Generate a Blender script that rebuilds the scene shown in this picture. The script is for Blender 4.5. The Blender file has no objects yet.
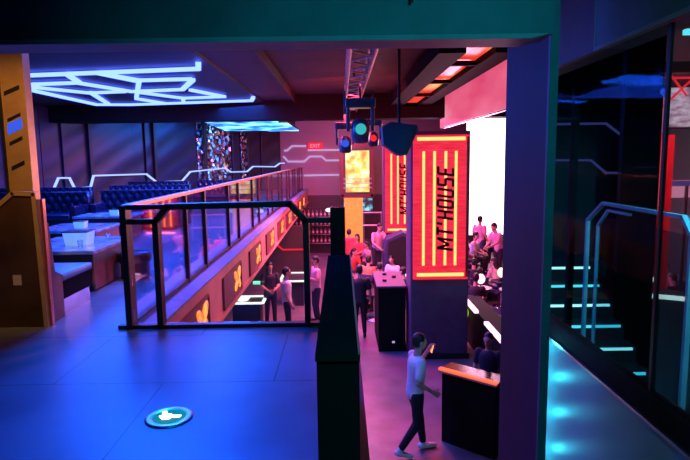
import bpy, bmesh, math, random
from mathutils import Vector, Matrix, Euler
random.seed(7)
R = math.radians; PI = math.pi
SC = bpy.context.scene
COL = SC.collection

# ------------------------------------------------------------------ materials
def _bsdf(name):
    m = bpy.data.materials.new(name); m.use_nodes = True
    nt = m.node_tree; b = nt.nodes['Principled BSDF']
    return m, nt, b
def mat(name, col, rough=.5, metal=0., em=None, es=0., noise=.12, scale=6., bump=0., spec=.5):
    m, nt, b = _bsdf(name); N = nt.nodes; L = nt.links
    b.inputs['Roughness'].default_value = rough; b.inputs['Metallic'].default_value = metal
    b.inputs['Specular IOR Level'].default_value = spec
    tc = N.new('ShaderNodeTexCoord'); nz = N.new('ShaderNodeTexNoise')
    nz.inputs['Scale'].default_value = scale; nz.inputs['Detail'].default_value = 3
    L.new(tc.outputs['Object'], nz.inputs['Vector'])
    cr = N.new('ShaderNodeValToRGB')
    cr.color_ramp.elements[0].position = .3; cr.color_ramp.elements[1].position = .7
    lo = [c*(1-noise) for c in col]; hi = [min(1, c*(1+noise)) for c in col]
    cr.color_ramp.elements[0].color = (*lo, 1); cr.color_ramp.elements[1].color = (*hi, 1)
    L.new(nz.outputs['Fac'], cr.inputs['Fac']); L.new(cr.outputs['Color'], b.inputs['Base Color'])
    if bump:
        bp = N.new('ShaderNodeBump'); bp.inputs['Strength'].default_value = bump; bp.inputs['Distance'].default_value = .02
        L.new(nz.outputs['Fac'], bp.inputs['Height']); L.new(bp.outputs['Normal'], b.inputs['Normal'])
    if em:
        b.inputs['Emission Color'].default_value = (*em, 1); b.inputs['Emission Strength'].default_value = es
    return m
def glow(name, col, es):
    return mat(name, (.02, .02, .02), .4, em=col, es=es, spec=.05)
def pane(name, tint=(.9, .93, 1), refl=.12, rough=.03, top=1.):
    m = bpy.data.materials.new(name); m.use_nodes = True; nt = m.node_tree; N = nt.nodes; L = nt.links
    N.remove(N['Principled BSDF']); out = N['Material Output']
    t = N.new('ShaderNodeBsdfTransparent'); t.inputs['Color'].default_value = (*tint, 1)
    g = N.new('ShaderNodeBsdfGlossy'); g.inputs['Roughness'].default_value = rough; g.inputs['Color'].default_value = (1, 1, 1, 1)
    fr = N.new('ShaderNodeLayerWeight'); fr.inputs['Blend'].default_value = .28
    mp = N.new('ShaderNodeMapRange'); mp.inputs['To Min'].default_value = refl; mp.inputs['To Max'].default_value = top
    L.new(fr.outputs['Fresnel'], mp.inputs['Value'])
    mx = N.new('ShaderNodeMixShader'); L.new(mp.outputs[0], mx.inputs[0]); L.new(t.outputs[0], mx.inputs[1]); L.new(g.outputs[0], mx.inputs[2])
    L.new(mx.outputs[0], out.inputs['Surface'])
    return m
def screen(name, stops, scale, strength, vec=(1, 1, 1), detail=3, kind='noise'):
    m, nt, b = _bsdf(name); N = nt.nodes; L = nt.links
    b.inputs['Base Color'].default_value = (.02, .02, .02, 1); b.inputs['Roughness'].default_value = .4
    tc = N.new('ShaderNodeTexCoord'); mp = N.new('ShaderNodeMapping'); mp.inputs['Scale'].default_value = vec
    L.new(tc.outputs['Object'], mp.inputs['Vector'])
    if kind == 'noise':
        nz = N.new('ShaderNodeTexNoise'); nz.inputs['Scale'].default_value = scale; nz.inputs['Detail'].default_value = detail; fac = nz.outputs['Fac']
    else:
        nz = N.new('ShaderNodeTexVoronoi'); nz.inputs['Scale'].default_value = scale; fac = nz.outputs['Distance']
    L.new(mp.outputs[0], nz.inputs['Vector'])
    cr = N.new('ShaderNodeValToRGB'); e = cr.color_ramp.elements
    while len(e) < len(stops): e.new(.5)
    for i, (p, c) in enumerate(stops): e[i].position = p; e[i].color = (*c, 1)
    L.new(fac, cr.inputs['Fac']); L.new(cr.outputs['Color'], b.inputs['Emission Color'])
    b.inputs['Emission Strength'].default_value = strength
    return m

def floor_mat():
    m, nt, b = _bsdf('polished_concrete'); N = nt.nodes; L = nt.links
    tc = N.new('ShaderNodeTexCoord')
    nz = N.new('ShaderNodeTexNoise'); nz.inputs['Scale'].default_value = 1.3; nz.inputs['Detail'].default_value = 5
    L.new(tc.outputs['Object'], nz.inputs['Vector'])
    br = N.new('ShaderNodeTexBrick'); br.inputs['Scale'].default_value = 1; br.inputs['Brick Width'].default_value = 1.6; br.inputs['Row Height'].default_value = 1.1
    br.inputs['Mortar Size'].default_value = .006; br.inputs['Color1'].default_value = (1, 1, 1, 1); br.inputs['Color2'].default_value = (.93, .93, .93, 1); br.inputs['Mortar'].default_value = (.25, .25, .25, 1)
    L.new(tc.outputs['Object'], br.inputs['Vector'])
    cr = N.new('ShaderNodeValToRGB'); cr.color_ramp.elements[0].color = (.13, .14, .17, 1); cr.color_ramp.elements[1].color = (.22, .23, .26, 1)
    cr.color_ramp.elements[0].position = .35; cr.color_ramp.elements[1].position = .65
    L.new(nz.outputs['Fac'], cr.inputs['Fac'])
    mx = N.new('ShaderNodeMix'); mx.data_type = 'RGBA'; mx.blend_type = 'MULTIPLY'; mx.inputs[0].default_value = 1
    L.new(cr.outputs['Color'], mx.inputs[6]); L.new(br.outputs['Color'], mx.inputs[7]); L.new(mx.outputs[2], b.inputs['Base Color'])
    mr = N.new('ShaderNodeMapRange'); mr.inputs['To Min'].default_value = .27; mr.inputs['To Max'].default_value = .44
    L.new(nz.outputs['Fac'], mr.inputs['Value']); L.new(mr.outputs[0], b.inputs['Roughness'])
    b.inputs['Specular IOR Level'].default_value = .5
    return m
def chevron_mat():
    m, nt, b = _bsdf('chevron_panel_finish'); N = nt.nodes; L = nt.links
    tc = N.new('ShaderNodeTexCoord'); mp = N.new('ShaderNodeMapping'); mp.inputs['Rotation'].default_value = (0, R(-40), R(0))
    L.new(tc.outputs['Object'], mp.inputs['Vector'])
    w = N.new('ShaderNodeTexWave'); w.inputs['Scale'].default_value = .55; w.inputs['Distortion'].default_value = .6; w.inputs['Detail'].default_value = 2
    L.new(mp.outputs[0], w.inputs['Vector'])
    cr = N.new('ShaderNodeValToRGB'); cr.color_ramp.elements[0].position = .42; cr.color_ramp.elements[0].color = (.02, .02, .035, 1)
    cr.color_ramp.elements[1].position = .55; cr.color_ramp.elements[1].color = (.022, .022, .06, 1)
    L.new(w.outputs['Fac'], cr.inputs['Fac']); L.new(cr.outputs['Color'], b.inputs['Base Color'])
    b.inputs['Roughness'].default_value = .38; b.inputs['Metallic'].default_value = .2
    bp = N.new('ShaderNodeBump'); bp.inputs['Strength'].default_value = .6; bp.inputs['Distance'].default_value = .03
    L.new(w.outputs['Fac'], bp.inputs['Height']); L.new(bp.outputs['Normal'], b.inputs['Normal'])
    return m
def mirror_mosaic():
    m, nt, b = _bsdf('mirror_mosaic'); N = nt.nodes; L = nt.links
    tc = N.new('ShaderNodeTexCoord'); v = N.new('ShaderNodeTexVoronoi'); v.inputs['Scale'].default_value = 8
    L.new(tc.outputs['Object'], v.inputs['Vector'])
    ge = N.new('ShaderNodeNewGeometry'); sub = N.new('ShaderNodeVectorMath'); sub.operation = 'SUBTRACT'; sub.inputs[1].default_value = (.5, .5, .5)
    sc = N.new('ShaderNodeVectorMath'); sc.operation = 'SCALE'; sc.inputs[3].default_value = .9
    ad = N.new('ShaderNodeVectorMath'); ad.operation = 'ADD'; nr = N.new('ShaderNodeVectorMath'); nr.operation = 'NORMALIZE'
    L.new(v.outputs['Color'], sub.inputs[0]); L.new(sub.outputs[0], sc.inputs[0]); L.new(ge.outputs['Normal'], ad.inputs[0]); L.new(sc.outputs[0], ad.inputs[1])
    L.new(ad.outputs[0], nr.inputs[0]); L.new(nr.outputs[0], b.inputs['Normal'])
    b.inputs['Base Color'].default_value = (.75, .7, .8, 1); b.inputs['Metallic'].default_value = 1; b.inputs['Roughness'].default_value = .15
    return m

M = dict(
    floor=floor_mat(), chevron=chevron_mat(), mosaic=mirror_mosaic(),
    lowfloor=mat('club_floor', (.16, .13, .16), .38, noise=.25, scale=2.5, bump=.05),
    dark=mat('dark_paint', (.022, .023, .03), .55), darkred=mat('ceiling_paint', (.045, .03, .03), .7, scale=1.2, noise=.25),
    tealtint=mat('beam_paint', (.05, .12, .14), .55, scale=2.5, noise=.25, bump=.1),
    greypaint=mat('grey_edge', (.25, .24, .25), .6),
    colpaint=mat('column_paint', (.032, .024, .05), .6, scale=1.5, noise=.12, spec=.2),
    black=mat('black_lacquer', (.006, .006, .007), .25, noise=.05), satin=mat('satin_black', (.015, .015, .016), .45),
    matteblack=mat('matte_black', (.008, .008, .008), .8, spec=.1),
    parapet=mat('parapet_top', (.010, .015, .012), .9, scale=3, spec=0),
    brass=mat('polished_brass', (.62, .36, .12), .42, .35, scale=8, bump=.05), bronze=mat('smoked_bronze', (.10, .05, .018), .3, .4, scale=2, noise=.5),
    copper=mat('copper_trim', (.75, .22, .12), .3, .9), railmetal=mat('rail_metal', (.06, .022, .02), .4, .3),
    steel=mat('brushed_steel', (.55, .57, .6), .35, 1., scale=15), chrome=mat('chrome', (.7, .7, .75), .15, 1.),
    satinsteel=mat('cyan_tinted_satin_wall', (.13, .40, .46), .42, .2, scale=1.2, noise=.1),  # cyan light on the wall put into its base colour
    fascia=mat('fascia_paint', (.62, .30, .28), .5, scale=2, noise=.15), ledge=mat('ledge_stone', (.2, .27, .5), .5),
    recess=mat('recess_dark', (.2, .045, .05), .5),
    endwall=mat('end_wall_paint', (.32, .22, .30), .6, scale=.5, noise=.12), backwall=mat('back_wall_paint', (.07, .05, .06), .6),
    leather=mat('tufted_leather', (.010, .016, .045), .2, scale=10, bump=.1), vinyl=mat('bench_vinyl', (.16, .24, .38), .32, scale=10),
    wood=mat('stained_wood', (.3, .1, .06), .4, scale=5, noise=.3), marble=mat('marble_top', (.32, .38, .5), .18, scale=4, noise=.5),
    mirrorplate=mat('mirror_plinth', (.6, .5, .65), .18, 1., scale=6, bump=.2),
    pillar=mat('pillar_paint', (.09, .06, .12), .5), 
    redpanel=screen('red_glow_panel', [(.3, (.75, .008, .03)), (.7, (1., .03, .08))], 3, 1.0, (1, 1, 9)),  # tube light falling on the red panel made as its own glow
    redside=mat('red_ribbed', (.4, .02, .03), .4),
    neon_blue=glow('blue_white_neon', (.075, .13, 1.), 6.5), neon_line=glow('violet_blue_line_light', (.30, .42, 1.), 1.7),
    neon_pale=glow('pale_violet_line_light', (.72, .45, .9), .75), neon_fire=glow('amber_red_neon', (1., .17, .045), 5.5),
    dim_glow=glow('dim_violet_glow', (.15, .12, .5), .35),
    emblem=screen('amber_emblem_glow', [(.38, (1., .05, .01)), (.6, (1., .35, .04))], 9, 2.0),
    redwhite=glow('red_led', (1., .02, .04), 1.1), letter=mat('black_letter', (.01, .004, .004), .5),
    white_led=glow('cool_white_led', (.55, 1., .95), 2.0), cyan_led=glow('cyan_led', (.12, .85, .95), 1.6),
    pink_led=glow('pink_white_led', (1., .5, .8), 2.2), green_led=glow('green_led', (.1, 1., .45), 1.8), lime=glow('lime_lamp', (.45, .7, .03), .9),
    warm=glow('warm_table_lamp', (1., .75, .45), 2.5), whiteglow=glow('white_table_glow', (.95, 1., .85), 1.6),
    exitwhite=glow('exit_white', (.9, 1., .85), 3.), exitgreen=glow('exit_green', (.0, .28, .16), .8),
    orange_edge=glow('orange_counter_light', (1., .12, .05), 1.6),
    ledsky=screen('blue_led_ceiling_tiles', [(.36, (.0, .03, .25)), (.48, (.03, .25, 1.)), (.62, (.25, .85, 1.))], 1.1, 2.2, (1., .5, 1)),
    ledwhite=screen('white_led_wall', [(.25, (.9, .65, 1.)), (.45, (1., .88, 1.)), (.7, (1., 1., 1.))], .8, 2.6),
    pinkglow=screen('pink_glow_surface', [(.3, (.8, .05, .16)), (.55, (.95, .15, .28)), (.75, (1., .35, .5))], .7, .85, (1, .4, 1.6)),
    ledyellow=screen('amber_led_screen', [(.35, (1., .22, .03)), (.5, (1., .6, .12)), (.65, (1., .95, .6))], 2.2, 1.5),
    ledgrey=screen('pale_led_screen', [(.35, (.25, .12, .2)), (.5, (.55, .38, .5)), (.65, (.8, .65, .75))], 3.2, 1.0, (1, 1, 2.5), 6),
    ledteal=screen('teal_led_screen', [(.45, (.0, .02, .04)), (.53, (.0, .35, .5)), (.62, (.4, .8, .9))], 3.5, 1.0),
    amberpanel=mat('yellow_banner', (.8, .5, .06), .5, em=(1., .55, .06), es=.42, noise=.2),
    trough=screen('red_amber_trough_glow', [(.35, (.55, .01, .01)), (.55, (1., .06, .02)), (.66, (1., .4, .05))], .9, 1.05, (1, .35, 1)),
    glass=pane('railing_glass', (.86, .86, .95), .06, .03, .5), darkglass=pane('smoked_glass', (.6, .75, .8), .002, .02, .006), clearglass=pane('clear_glass', (.9, .92, .95), .03, .03, .35),
    acrylic=mat('frosted_acrylic', (.5, .7, .95), .3, em=(.15, .45, 1.), es=.55), truss=mat('truss_metal', (.5, .5, .5), .35, .9),
    speaker=mat('speaker_grille', (.06, .13, .17), .6, scale=60, noise=.4), lamphead=mat('lamp_housing', (.04, .1, .14), .3, noise=.4),
    lens=glow('teal_lens', (.05, .6, .6), .8), lensb=glow('blue_lens', (.03, .1, .8), 1.), bottle=mat('bottle_glass', (.25, .12, .1), .1), label=mat('paper_label', (.6, .55, .5), .6),
    skin=mat('skin', (.55, .32, .24), .55, noise=.06), hair=mat('dark_hair', (.015, .01, .01), .5, scale=40, noise=.4), eye=mat('eye', (.02, .015, .015), .2),
    shirt_white=mat('white_cotton', (.78, .76, .8), .8), shirt_pink=mat('pink_cotton', (.75, .4, .5), .8), shirt_black=mat('black_cotton', (.02, .02, .035), .8),
    shirt_red=mat('red_cotton', (.7, .08, .07), .8), shirt_navy=mat('navy_cotton', (.03, .03, .10), .8), shirt_orange=mat('orange_cotton', (.8, .25, .1), .8),
    trousers=mat('black_trousers', (.012, .012, .018), .7), jeans=mat('dark_denim', (.04, .05, .12), .8), shoe_white=mat('white_trainer', (.75, .75, .8), .5), shoe_black=mat('black_shoe', (.01, .01, .01), .4),
    sticker=mat('paper_sticker', (.45, .36, .25), .7), phone=mat('phone_shell', (.02, .02, .02), .2), phonelit=glow('phone_screen', (1., .35, .2), 1.6),
    paintedrail=mat('pale_painted_rail', (.5, .55, .62), .45),
    hotred=glow('hot_red_led', (1., .10, .09), 2.2), softpink=glow('soft_pink_led', (1., .35, .55), .7),
    stair=mat('stair_tread', (.02, .035, .04), .3),
)

# ------------------------------------------------------------------ mesh builder
class MB:
    def __init__(s): s.b = bmesh.new(); s.T = Matrix.Identity(4)
    def _v(s, p): return s.b.verts.new(s.T @ Vector(p))
    def hexa(s, p):
        v = [s._v(q) for q in p]
        for f in ((0,3,2,1),(4,5,6,7),(0,1,5,4),(1,2,6,5),(2,3,7,6),(3,0,4,7)): s.b.faces.new([v[i] for i in f])
        return s
    def box(s, x0, x1, y0, y1, z0, z1, bev=0, seg=2):
        x0, x1 = min(x0,x1), max(x0,x1); y0, y1 = min(y0,y1), max(y0,y1); z0, z1 = min(z0,z1), max(z0,z1)
        if not bev:
            return s.hexa([(x0,y0,z0),(x1,y0,z0),(x1,y1,z0),(x0,y1,z0),(x0,y0,z1),(x1,y0,z1),(x1,y1,z1),(x0,y1,z1)])
        t = MB(); t.T = s.T; t.box(x0,x1,y0,y1,z0,z1)
        bmesh.ops.bevel(t.b, geom=t.b.edges[:], offset=bev, segments=seg, affect='EDGES', profile=.6)
        return s.merge(t)
    def merge(s, t):
        me = bpy.data.meshes.new('tmp'); t.b.to_mesh(me); s.b.from_mesh(me); bpy.data.meshes.remove(me); t.b.free(); return s
    def cyl(s, p0, p1, r0, r1=None, seg=14, cap=True):
        r1 = r0 if r1 is None else r1
        p0, p1 = Vector(p0), Vector(p1); d = (p1-p0).normalized()
        a = Vector((0,0,1)) if abs(d.z) < .9 else Vector((1,0,0)); u = d.cross(a).normalized(); w = d.cross(u)
        A = []; B = []
        for i in range(seg):
            t = 2*PI*i/seg; o = u*math.cos(t)+w*math.sin(t); A.append(s._v(p0+o*r0)); B.append(s._v(p1+o*r1))
        for i in range(seg):
            j = (i+1) % seg; s.b.faces.new((A[i],A[j],B[j],B[i]))
        if cap: s.b.faces.new(A[::-1]); s.b.faces.new(B)
        return s
    def path(s, pts, r, seg=8):
        for a, b in zip(pts, pts[1:]):
            s.cyl(a, b, r, seg=seg)
        return s
    def bar(s, a, b, w, h, up=(0,0,1)):
        a, b = Vector(a), Vector(b); d = (b-a).normalized(); up = Vector(up)
        if abs(d.dot(up)) > .95: up = Vector((0,1,0))
        x = d.cross(up).normalized()*w/2; z = x.normalized().cross(d)*h/2; e = d*min(w,h)*.25; a = a-e; b = b+e
        return s.hexa([a-x-z, a+x-z, b+x-z, b-x-z, a-x+z, a+x+z, b+x+z, b-x+z])
    def bars(s, pts, w, h, up=(0,0,1)):
        for a, b in zip(pts, pts[1:]): s.bar(a, b, w, h, up)
        return s
    def prism(s, pts, axis, a, b):
        def P(u, v, k): return {'x': (k,u,v), 'y': (u,k,v), 'z': (u,v,k)}[axis]
        A = [s._v(P(u,v,a)) for u,v in pts]; B = [s._v(P(u,v,b)) for u,v in pts]
        s.b.faces.new(A); s.b.faces.new(B[::-1]); n = len(pts)
        for i in range(n):
            j = (i+1) % n; s.b.faces.new((A[j],A[i],B[i],B[j]))
        return s
    def lathe(s, prof, c=(0,0,0), seg=20):
        rings = []
        for r, z in prof:
            rings.append([s._v((c[0]+r*math.cos(2*PI*i/seg), c[1]+r*math.sin(2*PI*i/seg), c[2]+z)) for i in range(seg)])
        for A, B in zip(rings, rings[1:]):
            for i in range(seg):
                j = (i+1) % seg; s.b.faces.new((A[i],A[j],B[j],B[i]))
        s.b.faces.new(rings[0][::-1]); s.b.faces.new(rings[-1]); return s
    def ell(s, c, r, rot=(0,0,0), u=14, v=9):
        m = Matrix.Translation(c) @ Euler(rot).to_matrix().to_4x4() @ Matrix.Diagonal((*r,1))
        bmesh.ops.create_uvsphere(s.b, u_segments=u, v_segments=v, radius=1, matrix=s.T @ m); return s
    def cap(s, p0, p1, r0, r1, k=1., axis=(1,0,0)):
        """tapered limb segment, k = width ratio along 'axis'"""
        p0, p1 = Vector(p0), Vector(p1); d = p1-p0; L = d.length; d.normalize()
        x = Vector(axis); x = (x-d*x.dot(d)).normalized(); y = d.cross(x)
        n = 14; prof = []
        for i in range(5): t = -PI/2+PI/2*i/4; prof.append((r0*math.cos(t), r0*math.sin(t)))
        for i in range(1, 4): q = i/4; prof.append((r0*(1-q)+r1*q, L*q))
        for i in range(5): t = PI/2*i/4; prof.append((r1*math.cos(t), L+r1*math.sin(t)))
        rings = []
        for r, h in prof:
            r = max(r, .0008); rings.append([s._v(p0+d*h+x*(r*k*math.cos(2*PI*j/n))+y*(r*math.sin(2*PI*j/n))) for j in range(n)])
        for A, B in zip(rings, rings[1:]):
            for i in range(n):
                j = (i+1) % n; s.b.faces.new((A[i],A[j],B[j],B[i]))
        s.b.faces.new(rings[0][::-1]); s.b.faces.new(rings[-1]); return s
    def mesh(s, name, smooth=False):
        bmesh.ops.recalc_face_normals(s.b, faces=s.b.faces[:])
        me = bpy.data.meshes.new(name); s.b.to_mesh(me); s.b.free()
        if smooth:
            for p in me.polygons: p.use_smooth = True
        return me

def rootloc(o):
    v = Vector((0,0,0))
    while o: v += o.location; o = o.parent
    return v
def obj(name, mb, m, parent=None, smooth=False, local=False):
    """links one mesh object; geometry given in world coordinates unless local"""
    me = mb if isinstance(mb, bpy.types.Mesh) else mb.mesh(name, smooth)
    o = bpy.data.objects.new(name, me); COL.objects.link(o)
    if not me.materials: me.materials.append(M[m] if isinstance(m, str) else m)
    if parent:
        o.parent = parent
        if not local: me.transform(Matrix.Translation(-rootloc(parent)))
    elif not local:
        me.update(); bb = [Vector(v.co) for v in me.vertices]
        c = Vector((sum(v.x for v in bb)/len(bb), sum(v.y for v in bb)/len(bb), min(v.z for v in bb)))
        me.transform(Matrix.Translation(-c)); o.location = c
    return o
def tag(o, label, cat, group=None, kind=None):
    o['label'] = label; o['category'] = cat
    if group: o['group'] = group
    if kind: o['kind'] = kind
    return o
def thing(name, label, cat, loc=(0,0,0), group=None):
    o = bpy.data.objects.new(name, None); COL.objects.link(o); o.location = loc; o.empty_display_size = .1
    return tag(o, label, cat, group)
def struct(name, mb, m, parent=None, **k):
    o = obj(name, mb, m, parent, **k)
    if not parent: o['kind'] = 'structure'
    return o
def kids(o): return [c for c in COL.objects if c.parent == o]
def copy_tree(o, parent=None):
    c = o.copy(); COL.objects.link(c); c.parent = parent
    for ch in kids(o): copy_tree(ch, c)
    return c

# ------------------------------------------------------------------ camera
f = 560.
def nrm(v): return Vector(v).normalized()
Yc = nrm(((341-345)/f, (230-158)/f, -1)); U = -nrm((60/f, -4377/f, -1)); U = (U-Yc*U.dot(Yc)).normalized(); Xc = Yc.cross(U)
cam = bpy.data.cameras.new('camera'); co = bpy.data.objects.new('camera', cam); COL.objects.link(co)
rot = Matrix((Xc, Yc, U))      # rows: world axes in camera space -> camera axes in world = columns
co.matrix_world = Matrix.Translation((0,0,1.6)) @ rot.to_4x4()
cam.sensor_width = 36; cam.lens = f/690*36; cam.clip_start = .05; cam.clip_end = 200
SC.camera = co
ZL = -2.7

# ------------------------------------------------------------------ setting
b = MB(); b.box(-6.5, .126, -3, 5.3, -.35, 0); b.box(-13, -1.87, 5.3, 30, -.35, 0); struct('floor', b, 'floor')
struct('floor_lower', MB().box(-13, 12, -3, 30, ZL-.3, ZL), 'lowfloor')
# fascia of the gallery
b = MB(); b.box(-1.86, -1.79, 5.33, 30, -.66, -.02); b.box(-1.86, -1.74, 5.33, 30, -.71, -.66); struct('trim_1', b, 'fascia')
struct('trim_2', MB().box(-1.96, -1.77, 5.33, 29.95, 0, .02), 'ledge')
struct('ceiling_gallery', MB().box(-13, -2.4, 3.3, 30, 3.36, 3.8), 'dark')
struct('ceiling', MB().box(-2.4, 12, 3.3, 30, 3.6, 3.8), 'darkred')
struct('ceiling_near', MB().box(-6.5, 1.79, -3, 3.3, 2.9, 3.1), 'dark')
b = MB(); b.box(-2.4, -1.42, 3.4, 18, 3.42, 3.6); b.box(-1.46, -1.40, 3.4, 18, 3.36, 3.44); struct('trim_3', b, 'darkred')
# big near beam
t = MB().box(-6.5, 1.14, 3.08, 3.3, 2.24, 2.9)
struct('trim_4', t, 'tealtint'); struct('trim_5', MB().prism([(-6.5,2.215),(1.02,2.215),(1.12,2.24),(-6.5,2.24)], 'y', 3.06, 3.3), 'greypaint')
struct('trim_6', MB().box(-13, 12, 18, 18.8, 2.83, 3.6), 'matteblack')
# walls
struct('wall_rear', MB().box(-6.5, 1.83, -3.1, -3, -3, 3), 'dark')
struct('wall_left', MB().box(-6.6, -6.5, -3, 5.3, -.3, 3.6), 'dark')
struct('wall_back', MB().box(-13, 12, 30, 30.2, ZL, 3.8), 'endwall')
struct('wall_back_lower', MB().box(-13, 12, 29.7, 30, ZL, -.36), 'backwall')
struct('wall_right', MB().box(12, 12.2, -3, 30.2, ZL, 3.8), 'backwall')
struct('wall_under_gallery', MB().box(-7.2, -7, 5, 29.7, ZL, -.36), 'backwall')
# slanted wall of the gallery with panels and line light
A = Vector((-10,16.5,0)); B = Vector((-3.2,30,0)); d = (B-A).normalized(); n = Vector((d.y,-d.x,0))
W = Matrix.Translation(A) @ Matrix((( d.x,n.x,0,0),(d.y,n.y,0,0),(0,0,1,0),(0,0,0,1)))
def wb(mb, s0, s1, t0, t1, z0, z1):
    mb.T = W; mb.box(s0, s1, t0, t1, z0, z1); return mb
wl = struct('wall_gallery', wb(MB(), -6, 15.1, -.2, 0, 0, 3.36), 'dark')
ed = [-5, -3.6, -2.2, -1, .15, .83, 1.32, 2.04, 3.08, 4.99, 5.57, 6.01, 7.34, 8.48, 8.92, 10.07, 10.87, 11.47, 12.03, 13.19, 14.84]
mos = {8.48: 1, 10.07: 1, 11.47: 1, 6.01: 0}
for i, (a, c) in enumerate(zip(ed, ed[1:])):
    k = 'mosaic' if a in (7.34+1.14, 10.07, 11.47) or i in (13, 14, 15) else 'chevron'
    mm = MB(); mm.T = W; mm.box(a+.04, c-.04, .0, .05+.05*(i % 3), .1, 3.3, bev=.012, seg=1)
    p = obj('wall_panel', mm, k, wl)
    if k == 'mosaic': p['label'] = 'mirror mosaic wall panel'
for a in (.83, 3.08, 6.01, 8.92, 12.03):
    mm = MB(); mm.T = W; mm.box(a-.07, a+.07, 0, .22, 0, 3.34, bev=.01, seg=1); obj('pilaster', mm, 'satin', wl)
def wp(s, z, t=.27): return W @ Vector((s, t, z))
L1 = [(-4.4,.70),(.75,.70),(1.5,.71),(1.72,1.09),(2.12,1.08),(2.28,.74),(2.9,.74),(3.05,1.12),(5.41,1.1),(5.89,.78),(7.3,.76),(7.8,1.12),(10.06,1.22),(10.51,1.03),(11.72,1.02),(12.22,1.25),(14.13,1.2),(14.6,1.37),(15.0,1.37)]
tag(obj('line_light', MB().bars([wp(*p) for p in L1], .05, .075, n), 'neon_line'), 'long zigzag blue white line light running along the dark panelled wall above the sofas', 'line light')
EL = [([(-3.0,2.03),(-2.85,2.03),(-2.58,2.26),(-1.85,2.25)], 'upper zigzag violet line light ending left of the red exit sign'),
      ([(-1.75,2.03),(-1.0,2.03),(-.1,2.02)], 'short straight violet line light just below the red exit sign'),
      ([(-3.05,1.72),(-2.81,1.45),(-1.96,1.44),(-1.66,1.7),(-1.03,1.69),(-.8,1.48),(-.11,1.48)], 'middle zigzag violet line light with a raised hump on the mauve end wall'),
      ([(-1.98,.70),(-.12,.71)], 'lowest straight violet line light on the mauve end wall')]
for pts, lb in EL:
    tag(obj('line_light', MB().bars([(x, 29.94, z) for x, z in pts], .10, .055, (0,1,0)), 'neon_pale'), lb, 'line light', None)

# exit sign
t = thing('exit_sign', 'small red glowing sign with pale letters on the mauve end wall', 'sign', (-1.36,29.9,2.07))
obj('housing', MB().box(-1.74,-.98,29.82,29.99,2.07,2.42,bev=.03), 'redwhite', t)
def text(s, size, m, parent, mw, name='lettering', ext=.01, shear=0., off=0., sx=1.):
    cu = bpy.data.curves.new(name, 'FONT'); cu.body = s; cu.size = size; cu.extrude = ext; cu.shear = shear; cu.offset = off; cu.space_character = 1.12 if shear else 1.
    cu.align_x = 'CENTER'; cu.align_y = 'CENTER'
    tmp = bpy.data.objects.new('tmp', cu); COL.objects.link(tmp); bpy.context.view_layer.update()
    dg = bpy.context.evaluated_depsgraph_get(); me = bpy.data.meshes.new_from_object(tmp.evaluated_get(dg)); me.name = name
    COL.objects.unlink(tmp); bpy.data.objects.remove(tmp)
    me.transform(mw @ Matrix.Diagonal((sx,1,1,1))); me.materials.clear(); me.materials.append(M[m])
    return obj(name, me, m, parent)
text('EXIT', .26, 'neon_pale', t, Matrix.Translation((-1.36,29.815,2.245)) @ Euler((PI/2,0,0)).to_matrix().to_4x4())

# ------------------------------------------------------------------ neon over the gallery
t = thing('neon_ceiling_light', 'big faceted blue white neon ceiling light above the gallery lounge', 'ceiling light', (-5,14,3.3))
NL = {'frame_near': [(-9.5,12.0),(-6.18,11.4),(-2.66,10.85),(-2.52,10.3)],
 'frame_far': [(-7.05,11.7),(-7.34,13.46),(-7.36,17.31),(-6.41,17.48),(-2.59,16.74),(-2.41,15.9)],
 'B': [(-9,13.1),(-6.92,12.71),(-5.71,12.53),(-5.16,14.2)], 'C': [(-7.3,12.7),(-6.27,14.39),(-5.32,14.18)], 'E': [(-5.34,11.3),(-5.65,12.5)],
 'F': [(-6.2,14.27),(-6.95,17.2)], 'G': [(-4.69,11.2),(-4.37,12.37)], 'H': [(-4.69,11.2),(-4.28,12.28),(-3.15,12.18)], 'I': [(-3.14,12.3),(-3.82,13.93)],
 'J': [(-3.82,13.93),(-5.16,14.2)], 'K': [(-3.65,14.05),(-3.15,15.6),(-4.35,15.86),(-5.02,14.43)], 'L': [(-4.28,12.28),(-5.62,15.81)], 'M': [(-4.35,15.86),(-4.67,17.1)], 'N': [(-5.62,15.81),(-5.27,17.2)]}
for k, v in NL.items():
    obj('light_tube', MB().bars([(x, y, 3.3) for x, y in v], .10, .065), 'neon_blue', t)
# led sky further back, in tiles
t = thing('led_ceiling_panel', 'hanging ceiling panel glowing with pale blue cloudy light behind the neon', 'ceiling panel', (-3.3,22,2.9))
obj('screen', MB().prism([(-4.6,18.9),(-2.05,18.9),(-2.3,21),(-1.95,21),(-1.95,26.6),(-3.3,26.6),(-3.5,25.8),(-5.2,25.8)], 'z', 2.88, 2.91), 'ledsky', t)
obj('housing', MB().box(-4.7,-1.95,18.9,26.5,2.92,3.0), 'satin', t)
obj('hanger', MB().cyl((-3.2,22,3.0),(-3.2,22,3.36),.03), 'satin', t)

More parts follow.
